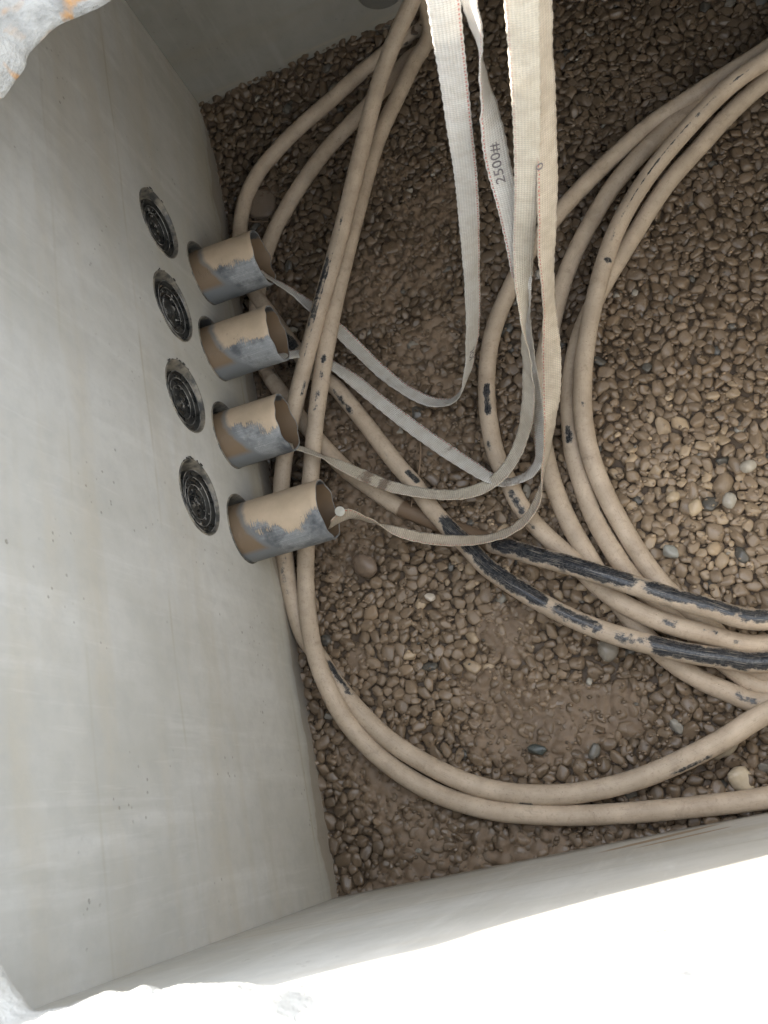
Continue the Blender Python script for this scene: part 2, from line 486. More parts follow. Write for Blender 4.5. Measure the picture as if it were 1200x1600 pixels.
# hole in the back wall, seen at the very top edge
pb = onax(596, -22, 1, L)
bm = bmesh.new()
q = bmesh.ops.create_cone(bm, cap_ends=True, segments=64, radius1=.05, radius2=.05, depth=.16)
bmesh.ops.rotate(bm, verts=q['verts'], matrix=Matrix.Rotation(rad(90), 3, 'X'))
bmesh.ops.translate(bm, verts=q['verts'], vec=(pb.x, L, pb.z))
cut = bpy.data.objects.new('cut', bm_mesh('cut', bm)); scene.collection.objects.link(cut)
mo = o.modifiers.new('b', 'BOOLEAN'); mo.operation = 'DIFFERENCE'; mo.solver = 'EXACT'; mo.object = cut
bpy.context.view_layer.update()
me = bpy.data.meshes.new_from_object(o.evaluated_get(bpy.context.evaluated_depsgraph_get()))
o.modifiers.clear(); o.data = me
bpy.data.objects.remove(cut)

# ------------------------------------------------------------------ rim / top slab with the opening
ZB, ZT = H + .002, 1.0
cpts = []
def rp(u, v, z=ZB): p = onz(u, v, z); return (p.x, p.y)
cpts += [(1.22, .46), (.8, .56), (.5, .69), (.36, .745)]  # unseen back edge, slanted forward to shade the far floor
cpts += [rp(200, 0), rp(150, 23), rp(95, 50), rp(75, 66), rp(50, 95), rp(48, 110), rp(35, 131), rp(10, 163), rp(-10, 170)]
cpts += [(.118, .64), (.10, .56), (.125, .49), (.10, .42), (.116, .34), (.07, .28), (.106, .225), (.06, .17), (.098, .125), (.085, .09)]  # unseen left edge, lumps added to make the sun's shadow line uneven
cpts += [rp(-10, 1470), rp(3, 1487), rp(20, 1522), rp(45, 1557), rp(66, 1574)]
cpts += [rp(110, 1568), rp(180, 1550), rp(222, 1543), rp(245, 1534), rp(268, 1540), rp(330, 1530), rp(420, 1528), rp(520, 1535), rp(600, 1520), rp(700, 1505)]
cpts += [(.5, .004), (.8, .005), (1.15, .012), (1.26, .03), (1.29, .1), (1.29, .3), (1.28, .42), (1.22, .46)]
C2 = np.array([(x, y, 0) for x, y in cpts])
ring, ss = spline(C2, .006)
ring = ring[:-1]; nR = len(ring)
tan_ = np.roll(ring, -1, 0) - np.roll(ring, 1, 0)
for _ in range(6): tan_ = (np.roll(tan_, 1, 0) + tan_ * 2 + np.roll(tan_, -1, 0))
tan_ /= np.linalg.norm(tan_, axis=1)[:, None]
outw = np.stack([tan_[:, 1], -tan_[:, 0], 0 * tan_[:, 0]], -1)
ctr = np.array([.6, .4, 0])
if np.sum(outw * (ring - ctr)) < 0: outw = -outw
prof = [(.30, ZB), (.12, ZB), (.03, ZB), (.008, ZB + .001), (.001, ZB + .005), (0, ZB + .012), (.001, ZB + .022), (.003, ZB + .034), (.005, ZB + .046), (.008, ZB + .058),
        (.011, ZB + .070), (.015, ZB + .082), (.019, ZB + .094), (.025, ZB + .104), (.034, ZB + .112), (.046, ZB + .117), (.062, ZT), (.085, ZT), (.12, ZT), (.2, ZT), (.34, ZT)]
V = np.zeros((nR + 1, len(prof), 3))
for j, (d, z) in enumerate(prof):
    V[:nR, j] = ring + outw * d
    V[:nR, j, 2] = z
    if 3 <= j <= 18:
        for i in range(nR):
            p = Vector(V[i, j])
            n_ = noise.noise(p * 16) * .008 + noise.noise(p * 45) * .005 + noise.noise(p * 110) * .0026
            if j < 7: n_ *= .35
            V[i, j, :2] += outw[i, :2] * n_ * (1.3 if j < 16 else .3)
            if j > 11:
                V[i, j, 2] += n_ * 1.2
                if V[i, j, 0] < .16 and j < 19: V[i, j, 2] += .045 * noise.noise(Vector((p.y * 13, p.x * 5, 3)))  # lumps added on the unseen left rim top to roughen its shadow line
V[nR] = V[0]
rim = link('opening_rim', grid_mesh('opening_rim', V, nR + 1, len(prof)), M['rim'])
tag(rim, 'rough whitish concrete rim with rust coloured stains round the top opening', 'rim')

# cover slab outside the rim and the ground level round it
def frame_mesh(name, inner, outer, z0, z1):
    bm = bmesh.new()
    (a0, b0, a1, b1), (c0, d0, c1, d1) = inner, outer
    I = [(a0, b0), (a1, b0), (a1, b1), (a0, b1)]; O = [(c0, d0), (c1, d0), (c1, d1), (c0, d1)]
    vs = {}
    for nm, R in (('i', I), ('o', O)):
        for zi, z in enumerate((z0, z1)):
            for q, (x, y) in enumerate(R): vs[nm, zi, q] = bm.verts.new((x, y, z))
    for q in range(4):
        r = (q + 1) % 4
        bm.faces.new([vs['i', 0, q], vs['i', 0, r], vs['o', 0, r], vs['o', 0, q]])
        bm.faces.new([vs['i', 1, q], vs['i', 1, r], vs['o', 1, r], vs['o', 1, q]])
        bm.faces.new([vs['i', 0, q], vs['i', 0, r], vs['i', 1, r], vs['i', 1, q]])
        bm.faces.new([vs['o', 0, q], vs['o', 0, r], vs['o', 1, r], vs['o', 1, q]])
    return bm_mesh(name, bm)
o = link('cover_slab', frame_mesh('cover_slab', (-.02, -.10, 1.36, .92), (-.30, -.30, W + .3, L + .3), ZB + .003, ZT - .006), M['rim'])
tag(o, 'flat concrete roof slab of the chamber surrounding the rough opening', 'slab')
gm = frame_mesh('ground', (-.3, -.3, W + .3, L + .3), (-400, -400, 400, 400), .80, .985)
o = link('ground', gm, M['soil']); tag(o, 'bare earth ground around the chamber', kind='structure')

# ------------------------------------------------------------------ gravel
rng = np.random.default_rng(7)
RES = .0025
X0, X1, Y0, Y1 = -.01, 1.47, -.01, L + .01
NX, NY = int((X1 - X0) / RES), int((Y1 - Y0) / RES)
gx = X0 + (np.arange(NX) + .5) * RES; gy = Y0 + (np.arange(NY) + .5) * RES
GX, GY = np.meshgrid(gx, gy, indexing='ij')

# mud patches given as points on the floor with a radius
mudspots = [(590, 470, .10), (660, 420, .10), (640, 560, .10), (580, 620, .10), (560, 700, .10), (690, 690, .075), (660, 330, .09), (520, 500, .09), (600, 280, .07),
            (540, 760, .08), (540, 850, .07), (620, 800, .06), (810, 1140, .10), (890, 1130, .07), (760, 1080, .05), (960, 1110, .05), (600, 1230, .08), (560, 1180, .05), (800, 1330, .12), (650, 1340, .08), (950, 1320, .05),
            (790, 990, .055), (420, 600, .06), (470, 640, .06), (430, 480, .06), (560, 1030, .02), (740, 480, .05), (700, 600, .05)]
mud = np.zeros((NX, NY))
for u, v, r in mudspots:
    p = onz(u, v, 0)
    mud = np.maximum(mud, np.exp(-(((GX - p.x) ** 2 + (GY - p.y) ** 2) / r ** 2) ** 1.3))
def cheap_noise(scale, seed):
    g = np.random.default_rng(seed)
    nx, ny = int((X1 - X0) / scale) + 3, int((Y1 - Y0) / scale) + 3
    R = g.random((nx, ny))
    fx = (GX - X0) / scale; fy = (GY - Y0) / scale
    ix, iy = fx.astype(int), fy.astype(int); tx, ty = fx - ix, fy - iy
    tx = tx * tx * (3 - 2 * tx); ty = ty * ty * (3 - 2 * ty)
    return (R[ix, iy] * (1 - tx) + R[ix + 1, iy] * tx) * (1 - ty) + (R[ix, iy + 1] * (1 - tx) + R[ix + 1, iy + 1] * tx) * ty
nz = .5 * cheap_noise(.09, 1) + .3 * cheap_noise(.04, 2) + .2 * cheap_noise(.018, 3)
mud = np.clip(mud + (nz - .5) * 1.1 - .05, 0, 1)
ms = np.clip((mud - .35) / .3, 0, 1); ms = ms * ms * (3 - 2 * ms)

# gentle relief of the bed: heaped against the back wall
relief = (cheap_noise(.25, 5) - .5) * .016 + .05 * np.clip((GY - (L - .16)) / .16, 0, 1) ** 2

def samp(A, x, y):
    i = int(min(max((x - X0) / RES, 0), NX - 1)); j = int(min(max((y - Y0) / RES, 0), NY - 1))
    return A[i, j]

def pack(radii_counts, margin, seed):
    g = np.random.default_rng(seed)
    D = np.full((NX, NY), 1.0)
    out = []
    for r, tries in radii_counts:
        xs = g.uniform(X0 + r * .6, X1 - r * .6, tries); ys = g.uniform(Y0 + r * .6, Y1 - r * .6, tries)
        rs = r * g.uniform(.88, 1.12, tries)
        for x, y, q in zip(xs, ys, rs):
            i = int((x - X0) / RES); j = int((y - Y0) / RES)
            if i < 0 or j < 0 or i >= NX or j >= NY or D[i, j] < q * margin: continue
            out.append((x, y, q))
            k = int((q + .02) / RES) + 1
            a, b, c, d = max(i - k, 0), min(i + k + 1, NX), max(j - k, 0), min(j + k + 1, NY)
            dd = np.hypot(GX[a:b, c:d] - x, GY[a:b, c:d] - y) - q
            D[a:b, c:d] = np.minimum(D[a:b, c:d], dd)
    return out

def ico(sub):
    bm = bmesh.new(); bmesh.ops.create_icosphere(bm, subdivisions=sub, radius=1)
    v = np.array([x.co[:] for x in bm.verts]); f = np.array([[y.index for y in x.verts] for x in bm.faces]); bm.free()
    return v, f
I3, F3 = ico(3); I2, F2 = ico(2)
def rock(D, seed, planes=9, p=16):
    g = np.random.default_rng(seed)
    n = g.normal(size=(planes, 3)); n /= np.linalg.norm(n, axis=1)[:, None]
    n = np.vstack([n, -n[:5]]); h = g.uniform(.72, 1.0, len(n))
    q = np.maximum(D @ n.T / h, 0) ** p
    r = q.sum(1) ** (-1 / p)
    r = np.minimum(r, 1.25)
    V_ = D * r[:, None]
    return V_ / np.abs(V_).max(0)
NP = 26
proto_hi = [rock(I3, 100 + i, p=[9, 18, 34][i % 3]) for i in range(NP)]
proto_lo = [rock(I2, 100 + i) for i in range(NP)]

LIT_DRYC = {1080: onz(1080, 740, 0), 720: onz(720, 1000, 0)}
def tone(x, y, g, lowlayer):
    """colour of one stone, painted shade included: all wear a brown mud film, the dry ones to the right are paler"""
    p = onz(1090, 800, 0)
    dry = math.exp(-(((x - p.x) / .30) ** 2 + ((y - p.y) / .16) ** 2))
    p2 = onz(1130, 880, 0)
    dry = max(dry, .9 * math.exp(-(((x - p2.x) / .2) ** 2 + ((y - p2.y) / .12) ** 2)))
    p3 = onz(760, 950, 0)
    dry = max(dry, .3 * math.exp(-(((x - p3.x) / .3) ** 2 + ((y - p3.y) / .15) ** 2)))
    lit_dry = 0
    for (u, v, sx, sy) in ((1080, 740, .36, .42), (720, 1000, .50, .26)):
        q = LIT_DRYC[u]
        lit_dry = max(lit_dry, math.exp(-((x - q.x) / sx) ** 2 - ((y - q.y) / sy) ** 2))
    c = np.array([.170, .121, .077]) * g.uniform(.8, 1.2) * (.60 + .40 * lit_dry)     # wet stones darker, plus shade of the far floor painted in
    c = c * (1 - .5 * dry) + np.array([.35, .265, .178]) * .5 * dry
    if g.random() < .05 + .22 * dry and not lowlayer:
        c = np.array([.36, .27, .175]) * g.uniform(.8, 1.15) if dry > .2 else c * 1.3
    if g.random() < .004: c = np.array([.27, .25, .21]) * g.uniform(.6, 1.2)
    if g.random() < .012: c = np.array([.085, .08, .068]) * g.uniform(.7, 1.2)
    return c

VV, FF, CC = [], [], []; nv = 0
Hm = np.full((NX, NY), -.03)
keep_out = [onz(567, 884, 0), onz(948, 1018, 0)]
def add_stones(lst, z0, lowlayer, seed):
    global nv
    g = np.random.default_rng(seed)
    for (x, y, r) in lst:
        vis = -.02 < x < 1.12
        P_, F_ = (proto_hi, F3) if (vis and not lowlayer and r > .0055) else (proto_lo, F2)
        b = P_[g.integers(NP)]
        fl = g.uniform(.45, .72)
        S = np.array([g.uniform(1.12, 1.42), g.uniform(.82, 1.08), fl]) * r
        an = g.uniform(0, 2 * math.pi); ti = g.normal(0, .22 if not lowlayer else .5)
        ca, sa = math.cos(an), math.sin(an); ct, st = math.cos(ti), math.sin(ti)
        Rm = np.array([[ca, -sa, 0], [sa, ca, 0], [0, 0, 1]]) @ np.array([[ct, 0, st], [0, 1, 0], [-st, 0, ct]])
        zc = z0 + samp(relief, x, y) + g.uniform(-.18, .22) * r - (0 if lowlayer else samp(ms, x, y) * r * .30)
        if not lowlayer and r > .013: zc -= .003
        Vx = (b * S) @ Rm.T + (x, y, zc)
        VV.append(Vx.astype(np.float32)); FF.append(F_ + nv); nv += len(Vx)
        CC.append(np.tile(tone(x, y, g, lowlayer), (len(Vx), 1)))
        if not lowlayer:
            k = int(r * 1.2 / RES) + 1; i = int((x - X0) / RES); j = int((y - Y0) / RES)
            a, b2, c, d = max(i - k, 0), min(i + k + 1, NX), max(j - k, 0), min(j + k + 1, NY)
            dx, dy = GX[a:b2, c:d] - x, GY[a:b2, c:d] - y
            q = 1 - ((dx * ca + dy * sa) / S[0]) ** 2 - ((-dx * sa + dy * ca) / S[1]) ** 2
            hh = np.where(q > 0, zc + S[2] * np.sqrt(np.maximum(q, 0)), -.03)
            Hm[a:b2, c:d] = np.maximum(Hm[a:b2, c:d], hh)
low = pack([(.0105, 7000), (.0085, 30000), (.0065, 30000)], .60, 3)
top = pack([(.0160, 40), (.0125, 900), (.0102, 8000), (.0086, 36000), (.0070, 70000), (.0054, 80000)], .60, 4)
top = [t for t in top if all((t[0] - k.x) ** 2 + (t[1] - k.y) ** 2 > (t[2] + .018) ** 2 for k in keep_out)]
add_stones(low, -.008, True, 11)
add_stones(top, -.002, False, 12)
gg = np.random.default_rng(31)
fines = [(gg.uniform(X0 + .02, 1.15), gg.uniform(Y0 + .02, Y1 - .02), gg.uniform(.0016, .0036)) for _ in range(5200)]
I1, F1 = ico(1)
proto_xs = [rock(I1, 300 + i) for i in range(12)]
for (x, y, r_) in fines:      # grit lodged between the stones
    b = proto_xs[gg.integers(12)]
    z_ = max(samp(Hm, x, y), -.004) if gg.random() < .25 else min(samp(Hm, x, y), .002)
    Vx = b * (r_ * np.array([gg.uniform(.9, 1.5), 1, gg.uniform(.6, 1)])) + (x, y, max(z_, -.009) + r_ * .35)
    VV.append(Vx.astype(np.float32)); FF.append(F1 + nv); nv += len(Vx)
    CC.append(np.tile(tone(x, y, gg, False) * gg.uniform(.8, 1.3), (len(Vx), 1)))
VV = np.vstack(VV); FF = np.vstack(FF); CC = np.vstack(CC)
me = bpy.data.meshes.new('gravel')
me.vertices.add(len(VV)); me.vertices.foreach_set('co', VV.reshape(-1))
me.loops.add(FF.size); me.loops.foreach_set('vertex_index', FF.reshape(-1).astype(np.int32))
me.polygons.add(len(FF)); me.polygons.foreach_set('loop_start', np.arange(0, FF.size, 3, dtype=np.int32))
me.polygons.foreach_set('loop_total', np.full(len(FF), 3, dtype=np.int32))
me.polygons.foreach_set('use_smooth', np.ones(len(FF), dtype=bool))
me.update(calc_edges=True)
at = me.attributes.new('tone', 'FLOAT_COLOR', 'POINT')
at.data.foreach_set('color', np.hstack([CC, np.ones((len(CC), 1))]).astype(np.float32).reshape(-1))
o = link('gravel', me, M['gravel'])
tag(o, 'brown muddy rounded gravel spread over the chamber floor', 'gravel', kind='stuff')
print('stones', len(top), len(low), 'verts', nv)

# mud sheet: fills the gaps low down and films over the stones in the muddy patches
def blur(A, k):
    for _ in range(k):
        B = np.pad(A, 1, mode='edge')
        A = (B[:-2, 1:-1] + B[2:, 1:-1] + B[1:-1, :-2] + B[1:-1, 2:] + 2 * A) / 6
    return A
Hs = blur(Hm, 4)
Hw = blur(Hm, 22)
film = .74 * Hm + .22 * Hs + .04 * Hw + .0003 + (cheap_noise(.005, 9) - .5) * .0012
pool = samp(relief, .5, .8) * 0 + relief + .0035
strong = np.clip((mud - .62) / .3, 0, 1)
film = np.maximum(film, pool - .0148 + .006 * strong + (nz - .5) * .012)
Zm = (relief - .0105 + (nz - .5) * .006) * (1 - ms) + film * ms
Zm = blur(Zm, 1)
st = 1
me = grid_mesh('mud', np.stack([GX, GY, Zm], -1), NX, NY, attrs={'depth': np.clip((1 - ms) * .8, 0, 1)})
o = link('mud', me, M['mud'])
tag(o, 'wet brown mud between and over the stones of the floor', kind='structure')
def ground_at(x, y): return samp(blur_max, x, y)
blur_max = np.maximum(Hw, Zm)

# ------------------------------------------------------------------ single cobbles that stand out
def cobble(u, v, z, sx, sy, sz, rot, col, label, seed, p=5, name='cobble', group=None):
    c = onz(u, v, z)
    b = rock(I3, seed, planes=10, p=p)
    V_ = b * np.array([sx, sy, sz])
    for i in range(len(V_)):
        V_[i] *= 1 + .05 * noise.noise(Vector(b[i]) * 2.2 + Vector((seed, 0, 0)))
    me = bpy.data.meshes.new(name); me.from_pydata([tuple(q) for q in V_], [], [tuple(int(k) for k in f) for f in F3])
    me.polygons.foreach_set('use_smooth', np.ones(len(me.polygons), dtype=bool))
    key = 'cob%s' % (col,)
    if key not in M: M[key] = m_stone('cobble_stone', col)
    o = link(name, me, M[key]); o.location = c; o.rotation_euler = (0, 0, rot)
    tag(o, label, 'stone', group)
cobble(567, 884, .008, .024, .026, .021, .3, (.18, .132, .095), 'large round brown cobble coated in mud beside the mouth of the longest duct', 5, 3)
cobble(404, 318, .008, .036, .042, .012, .2, (.15, .115, .085), 'flat dark cobble under the outermost cable arc near the back corner', 6, 6)
cobble(948, 1019, .012, .020, .019, .013, .2, (.24, .215, .175), 'round grey brown cobble just below the half bare black cable', 7, 3)
cobble(1136, 1160, .010, .032, .018, .014, .9, (.30, .255, .19), 'flat pale stone tucked above the rising cable at the lower right', 8, 9)
cobble(1156, 1216, .008, .016, .021, .013, .2, (.42, .35, .25), 'pointed cream stone between the two lowest cables at the right edge', 9, 12)
cobble(672, 934, .012, .0085, .009, .006, .2, (.50, .44, .36), 'small whitish pebble in the middle of the gravel', 10, 5)
cobble(1170, 728, .012, .013, .010, .009, .1, (.42, .38, .31), 'pale grey oval pebble near the right edge above the cream ones', 13, 4)
cobble(1140, 782, .012, .012, .011, .009, .8, (.38, .35, .29), 'rounded grey white pebble near the right edge of the gravel', 14, 4)
cobble(1086, 792, .012, .011, .016, .008, 2.6, (.44, .34, .22), 'bean shaped cream pebble left of the grey white pebble', 15, 5)
cobble(1052, 776, .012, .013, .009, .008, .3, (.42, .33, .22), 'small oval cream pebble between the cable pair and the bean shaped one', 16, 4)
cobble(1048, 862, .012, .011, .014, .010, .5, (.30, .30, .27), 'wet grey speckled pebble beside the cable pair', 17, 5)
cobble(840, 1172, .010, .016, .008, .007, -.5, (.05, .06, .055), 'dark green black stone chip lying in the mud near the bottom cables', 18, 12)
cobble(930, 1175, .010, .013, .011, .007, .5, (.11, .105, .09), 'dark smooth pebble set in the mud right of the black stone chip', 19, 4)

# ------------------------------------------------------------------ cables
RAD = .0148
def cable(pts, label, extra0=(), extra1=(), bare=(), mudr=(), r=RAD, seed=0):
    """pts: (u, v, z centre); bare: (u0,v0,u1,v1, side -1..1, half width in radians, strength)"""
    P_ = [list(p) for p in extra0] + [list(onz(u, v, z)) for u, v, z in pts] + [list(p) for p in extra1]
    C_, s = spline(P_, .005)
    n = len(C_)
    for _ in range(3): C_[1:-1] = (C_[:-2] + 2 * C_[1:-1] + C_[2:]) / 4
    Tn = np.gradient(C_, axis=0); Tn /= np.linalg.norm(Tn, axis=1)[:, None]
    up = np.array([0, 0, 1.0])
    A = np.cross(Tn, up); A /= np.linalg.norm(A, axis=1)[:, None]
    B = np.cross(A, Tn)
    K = 28
    th = np.arange(K) * 2 * math.pi / K
    rr = np.array([r * (1 + .025 * noise.noise(Vector(c) * 14 + Vector((seed, 0, 0)))) for c in C_])
    V_ = C_[:, None] + rr[:, None, None] * (np.cos(th)[None, :, None] * A[:, None] + np.sin(th)[None, :, None] * B[:, None])
    # frame facing the opening, for placing rubbed patches
    tocam = np.array(CAM)[None] - C_; tocam -= (tocam * Tn).sum(1)[:, None] * Tn; tocam /= np.linalg.norm(tocam, axis=1)[:, None]
    side = np.cross(Tn, tocam)
    nrm = (V_ - C_[:, None]) / rr[:, None, None]
    ang = np.arctan2((nrm * side[:, None]).sum(2), (nrm * tocam[:, None]).sum(2))
    def near(u, v):
        q = [(C_[i] - np.array(CAM)) for i in range(n)]
        d = np.array([ROT.transposed() @ Vector(x) for x in q])
        pu = 600 + F * d[:, 0] / -d[:, 2]; pv = 800 - F * d[:, 1] / -d[:, 2]
        return s[np.argmin((pu - u) ** 2 + (pv - v) ** 2)]
    ba = np.zeros((n, K))
    for (u0, v0, u1, v1, sd_, hw, stg) in bare:
        a, b = sorted((near(u0, v0), near(u1, v1)))
        e = .006 + .12 * (b - a)
        ws = np.clip((s - a) / e + .5, 0, 1) * np.clip((b - s) / e + .5, 0, 1)
        da = np.abs(ang - math.asin(max(-1, min(1, sd_))))
        ba = np.maximum(ba, stg * ws[:, None] * np.clip(1.25 - .75 * da / hw, 0, 1))
    mu = np.zeros((n, K))
    for (u0, v0, u1, v1, stg) in mudr:
        a, b = sorted((near(u0, v0), near(u1, v1)))
        ws = np.clip((s - a) / .02 + .5, 0, 1) * np.clip((b - s) / .02 + .5, 0, 1)
        mu = np.maximum(mu, stg * ws[:, None] * np.ones((1, K)))
    uv = np.stack([np.repeat(s[:, None], K, 1), np.repeat((th / (2 * math.pi))[None], n, 0) * .1], -1)
    me = grid_mesh('cable', V_, n, K, True, uv, {'bare': ba, 'mud': mu})
    o = link('cable', me, M['cable'])
    tag(o, label, 'cable', 'dusty cables looped on the gravel')
    return o

zr = .018
# A: steep cable, left of the pair
cable([(645, 0, .20), (622, 50, .18), (592, 130, .15), (561, 250, .125), (531, 370, .11), (503, 470, .10), (478, 562, .085), (458, 645, .06), (446, 705, .045), (440, 760, .035), (440, 820, .03), (446, 880, .025),
       (456, 935, .022), (474, 992, .02), (497, 1025, .02), (521, 1062, .02), (550, 1099, .02), (610, 1158, .02), (690, 1206, .02), (745, 1228, .02), (800, 1239, .02), (867, 1242, .022), (933, 1234, .024), (1000, 1216, .03), (1067, 1188, .04), (1133, 1154, .05), (1200, 1113, .06)],
      'left cable of the steep pair, sweeping under the other into the inner bottom curve',
      extra0=[(.66, 1.40, .50), (.60, 1.44, .33)], extra1=[(.95, .16, .08), (1.2, .33, .10), (1.5, .5, .12)],
      bare=[(540, 330, 470, 590, .35, .16, .62), (520, 400, 490, 520, .75, .5, .60), (470, 590, 462, 620, -.5, .3, .6), (505, 1035, 550, 1098, -.6, .5, .64),
            (1040, 1196, 1110, 1160, .75, .35, .62), (440, 860, 450, 940, .3, .6, .42), (812, 1240, 835, 1240, .9, .3, .6)], seed=1)
# B: steep cable, right of the pair; outer bottom curve
cable([(672, 48, .05), (645, 102, .05), (618, 158, .055), (596, 205, .06), (580, 250, .062), (564, 310, .066), (549, 368, .07), (530, 445, .075), (514, 522, .075), (503, 585, .07), (493, 658, .058), (487, 727, .042), (481, 800, .03),
       (478, 862, .025), (478, 915, .025), (481, 960, .03), (491, 1017, .045), (510, 1070, .045), (540, 1125, .03), (587, 1177, .02), (640, 1217, .018), (700, 1247, .018), (775, 1267, .018), (830, 1272, .018), (900, 1274, .018), (967, 1271, .018), (1033, 1266, .018), (1100, 1259, .018), (1200, 1246, .02)],
      'right cable of the steep pair, running on as the outermost bottom curve',
      extra0=[(.515, 1.51, .32), (.50, 1.505, .13)], extra1=[(.9, .03, .02), (1.2, .06, .02), (1.5, .12, .03)],
      bare=[(532, 440, 520, 490, .75, .35, .62), (509, 555, 503, 600, .1, .4, .56), (500, 610, 495, 650, .2, .5, .45), (690, 1230, 706, 1238, -.3, .3, .45)], seed=2)
# C: outer arc, diagonal, lower black cable
cable([(664, 38, .03), (626, 64, .03), (591, 92, .028), (568, 110, .026), (515, 158, .022), (469, 198, .02), (430, 238, .02), (400, 276, .02), (381, 322, .02), (375, 364, .02), (380, 412, .02), (396, 455, .02), (416, 484, .02), (440, 517, .02),
       (467, 552, .02), (492, 582, .02), (522, 603, .02), (552, 638, .02), (588, 684, .02), (618, 723, .02), (648, 758, .02), (672, 792, .022), (702, 826, .024), (730, 853, .028), (756, 882, .035), (800, 914, .045), (850, 944, .05), (900, 969, .055), (943, 986, .06), (1000, 1003, .062), (1067, 1019, .06), (1133, 1029, .055), (1200, 1034, .05)],
      'outermost back arc cable, running diagonally into the lower black stretch',
      extra0=[(.51, 1.512, .32), (.502, 1.512, .11)], extra1=[(1.0, .26, .04), (1.25, .38, .04), (1.5, .6, .05)],
      bare=[(452, 520, 468, 548, .0, .7, .8), (505, 590, 520, 600, .3, .8, .75), (520, 605, 560, 650, .5, .5, .5), (636, 740, 652, 765, -.4, .5, .62), (690, 812, 860, 950, -.3, 1.05, .85), (860, 950, 945, 988, -.2, .9, .66),
            (960, 992, 1010, 1006, -.1, .8, .52), (1010, 1006, 1240, 1036, -.25, 1.1, .85), (600, 710, 612, 718, .2, .3, .4)],
      mudr=[(392, 450, 410, 470, .3)], seed=3)
# D: inner arc, upper black cable
cable([(672, 70, .02), (640, 92, .02), (618, 118, .02), (590, 148, .02), (560, 180, .02), (530, 212, .02), (507, 238, .02), (472, 286, .02), (446, 328, .02), (428, 362, .02), (414, 400, .018), (404, 450, .012), (401, 500, .012), (406, 548, .014), (418, 582, .014), (438, 612, .014), (470, 655, .012),
       (505, 697, .012), (540, 733, .010), (580, 763, .006), (620, 790, .001), (660, 808, -.004), (700, 824, -.004), (740, 838, .002), (770, 850, .014), (800, 858, .035), (833, 868, .055), (900, 886, .075), (967, 907, .085), (1033, 928, .085), (1100, 948, .085), (1200, 968, .08)],
      'inner back arc cable, sinking into mud then becoming the upper black stretch',
      extra0=[(.53, 1.505, .25), (.515, 1.49, .09)], extra1=[(1.02, .30, .07), (1.25, .42, .06), (1.5, .68, .06)],
      bare=[(430, 575, 445, 600, -.8, .4, .5), (770, 850, 1000, 916, -.3, 1.1, .88), (1000, 916, 1240, 975, -.45, .9, .74)],
      mudr=[(622, 795, 770, 850, .85), (418, 575, 430, 595, .5)], seed=4)
# right hand coil
EXT = lambda y, z: [(1.36, y + .07, z), (1.5, y + .12, z)]
cable([(1200, 76, .07), (1140, 114, .055), (1080, 152, .035), (1020, 192, .022), (960, 243, .02), (912, 290, .018), (872, 334, .018), (832, 384, .018), (802, 440, .018), (783, 482, .018), (768, 528, .018), (761, 580, .018), (761, 628, .018), (766, 670, .018),
       (775, 710, .018), (792, 748, .018), (813, 790, .018), (838, 822, .018), (868, 851, .018), (898, 878, .022), (930, 911, .034), (967, 940, .048), (1033, 971, .05), (1100, 990, .045), (1200, 1007, .035)],
      'widest cable of the right coil, with a black worn patch beside the hanging tapes',
      extra0=EXT(1.22, .08), extra1=[(1.02, .28, .03), (1.25, .4, .03), (1.5, .64, .04)],
      bare=[(761, 602, 762, 652, .0, .5, .8), (768, 690, 775, 715, .5, .4, .5), (800, 768, 826, 808, .2, .5, .62), (830, 815, 842, 826, .3, .4, .5), (1035, 970, 1062, 980, -.2, .7, .56), (1090, 987, 1120, 993, -.4, .4, .53), (1140, 997, 1160, 1001, .1, .5, .52)], seed=5)
cable([(1200, 84, .035), (1150, 116, .03), (1110, 147, .025), (1050, 194, .02), (999, 243, .018), (957, 292, .018), (924, 346, .018), (898, 395, .018), (879, 444, .018), (864, 500, .018), (852, 552, .018), (845, 600, .018), (844, 650, .018), (850, 700, .018),
       (861, 746, .018), (877, 790, .018), (897, 832, .018), (922, 874, .015), (945, 912, .012), (972, 950, .012), (1005, 990, .012), (1040, 1026, .012), (1085, 1057, .013), (1140, 1082, .016), (1200, 1099, .02)],
      'cable of the right coil passing behind the hanging tapes and under the others',
      extra0=EXT(1.2, .04), extra1=[(.98, .22, .02), (1.25, .36, .02), (1.5, .54, .03)],
      bare=[(868, 480, 872, 488, .2, .3, .5), (1150, 1085, 1190, 1098, -.1, .5, .5)], seed=6)
cable([(1200, 92, .09), (1175, 108, .085), (1140, 134, .075), (1095, 178, .065), (1050, 228, .055), (1012, 276, .05), (980, 326, .05), (957, 374, .05), (941, 422, .05), (928, 474, .05), (918, 525, .048), (911, 585, .045), (911, 645, .042), (918, 692, .038),
       (931, 736, .032), (951, 782, .026), (978, 832, .02), (1010, 882, .02), (1036, 915, .02), (1070, 948, .018), (1110, 980, .016), (1150, 1020, .014), (1200, 1054, .014)],
      'cable of the right coil with a broken dark line along its top',
      extra0=EXT(1.24, .1), extra1=[(1.0, .27, .02), (1.25, .42, .02), (1.5, .66, .03)],
      bare=[(1185, 98, 955, 390, .15, .14, .62), (937, 405, 935, 415, -.3, .6, .8), (910, 632, 911, 646, -.1, .4, .57)], seed=7)
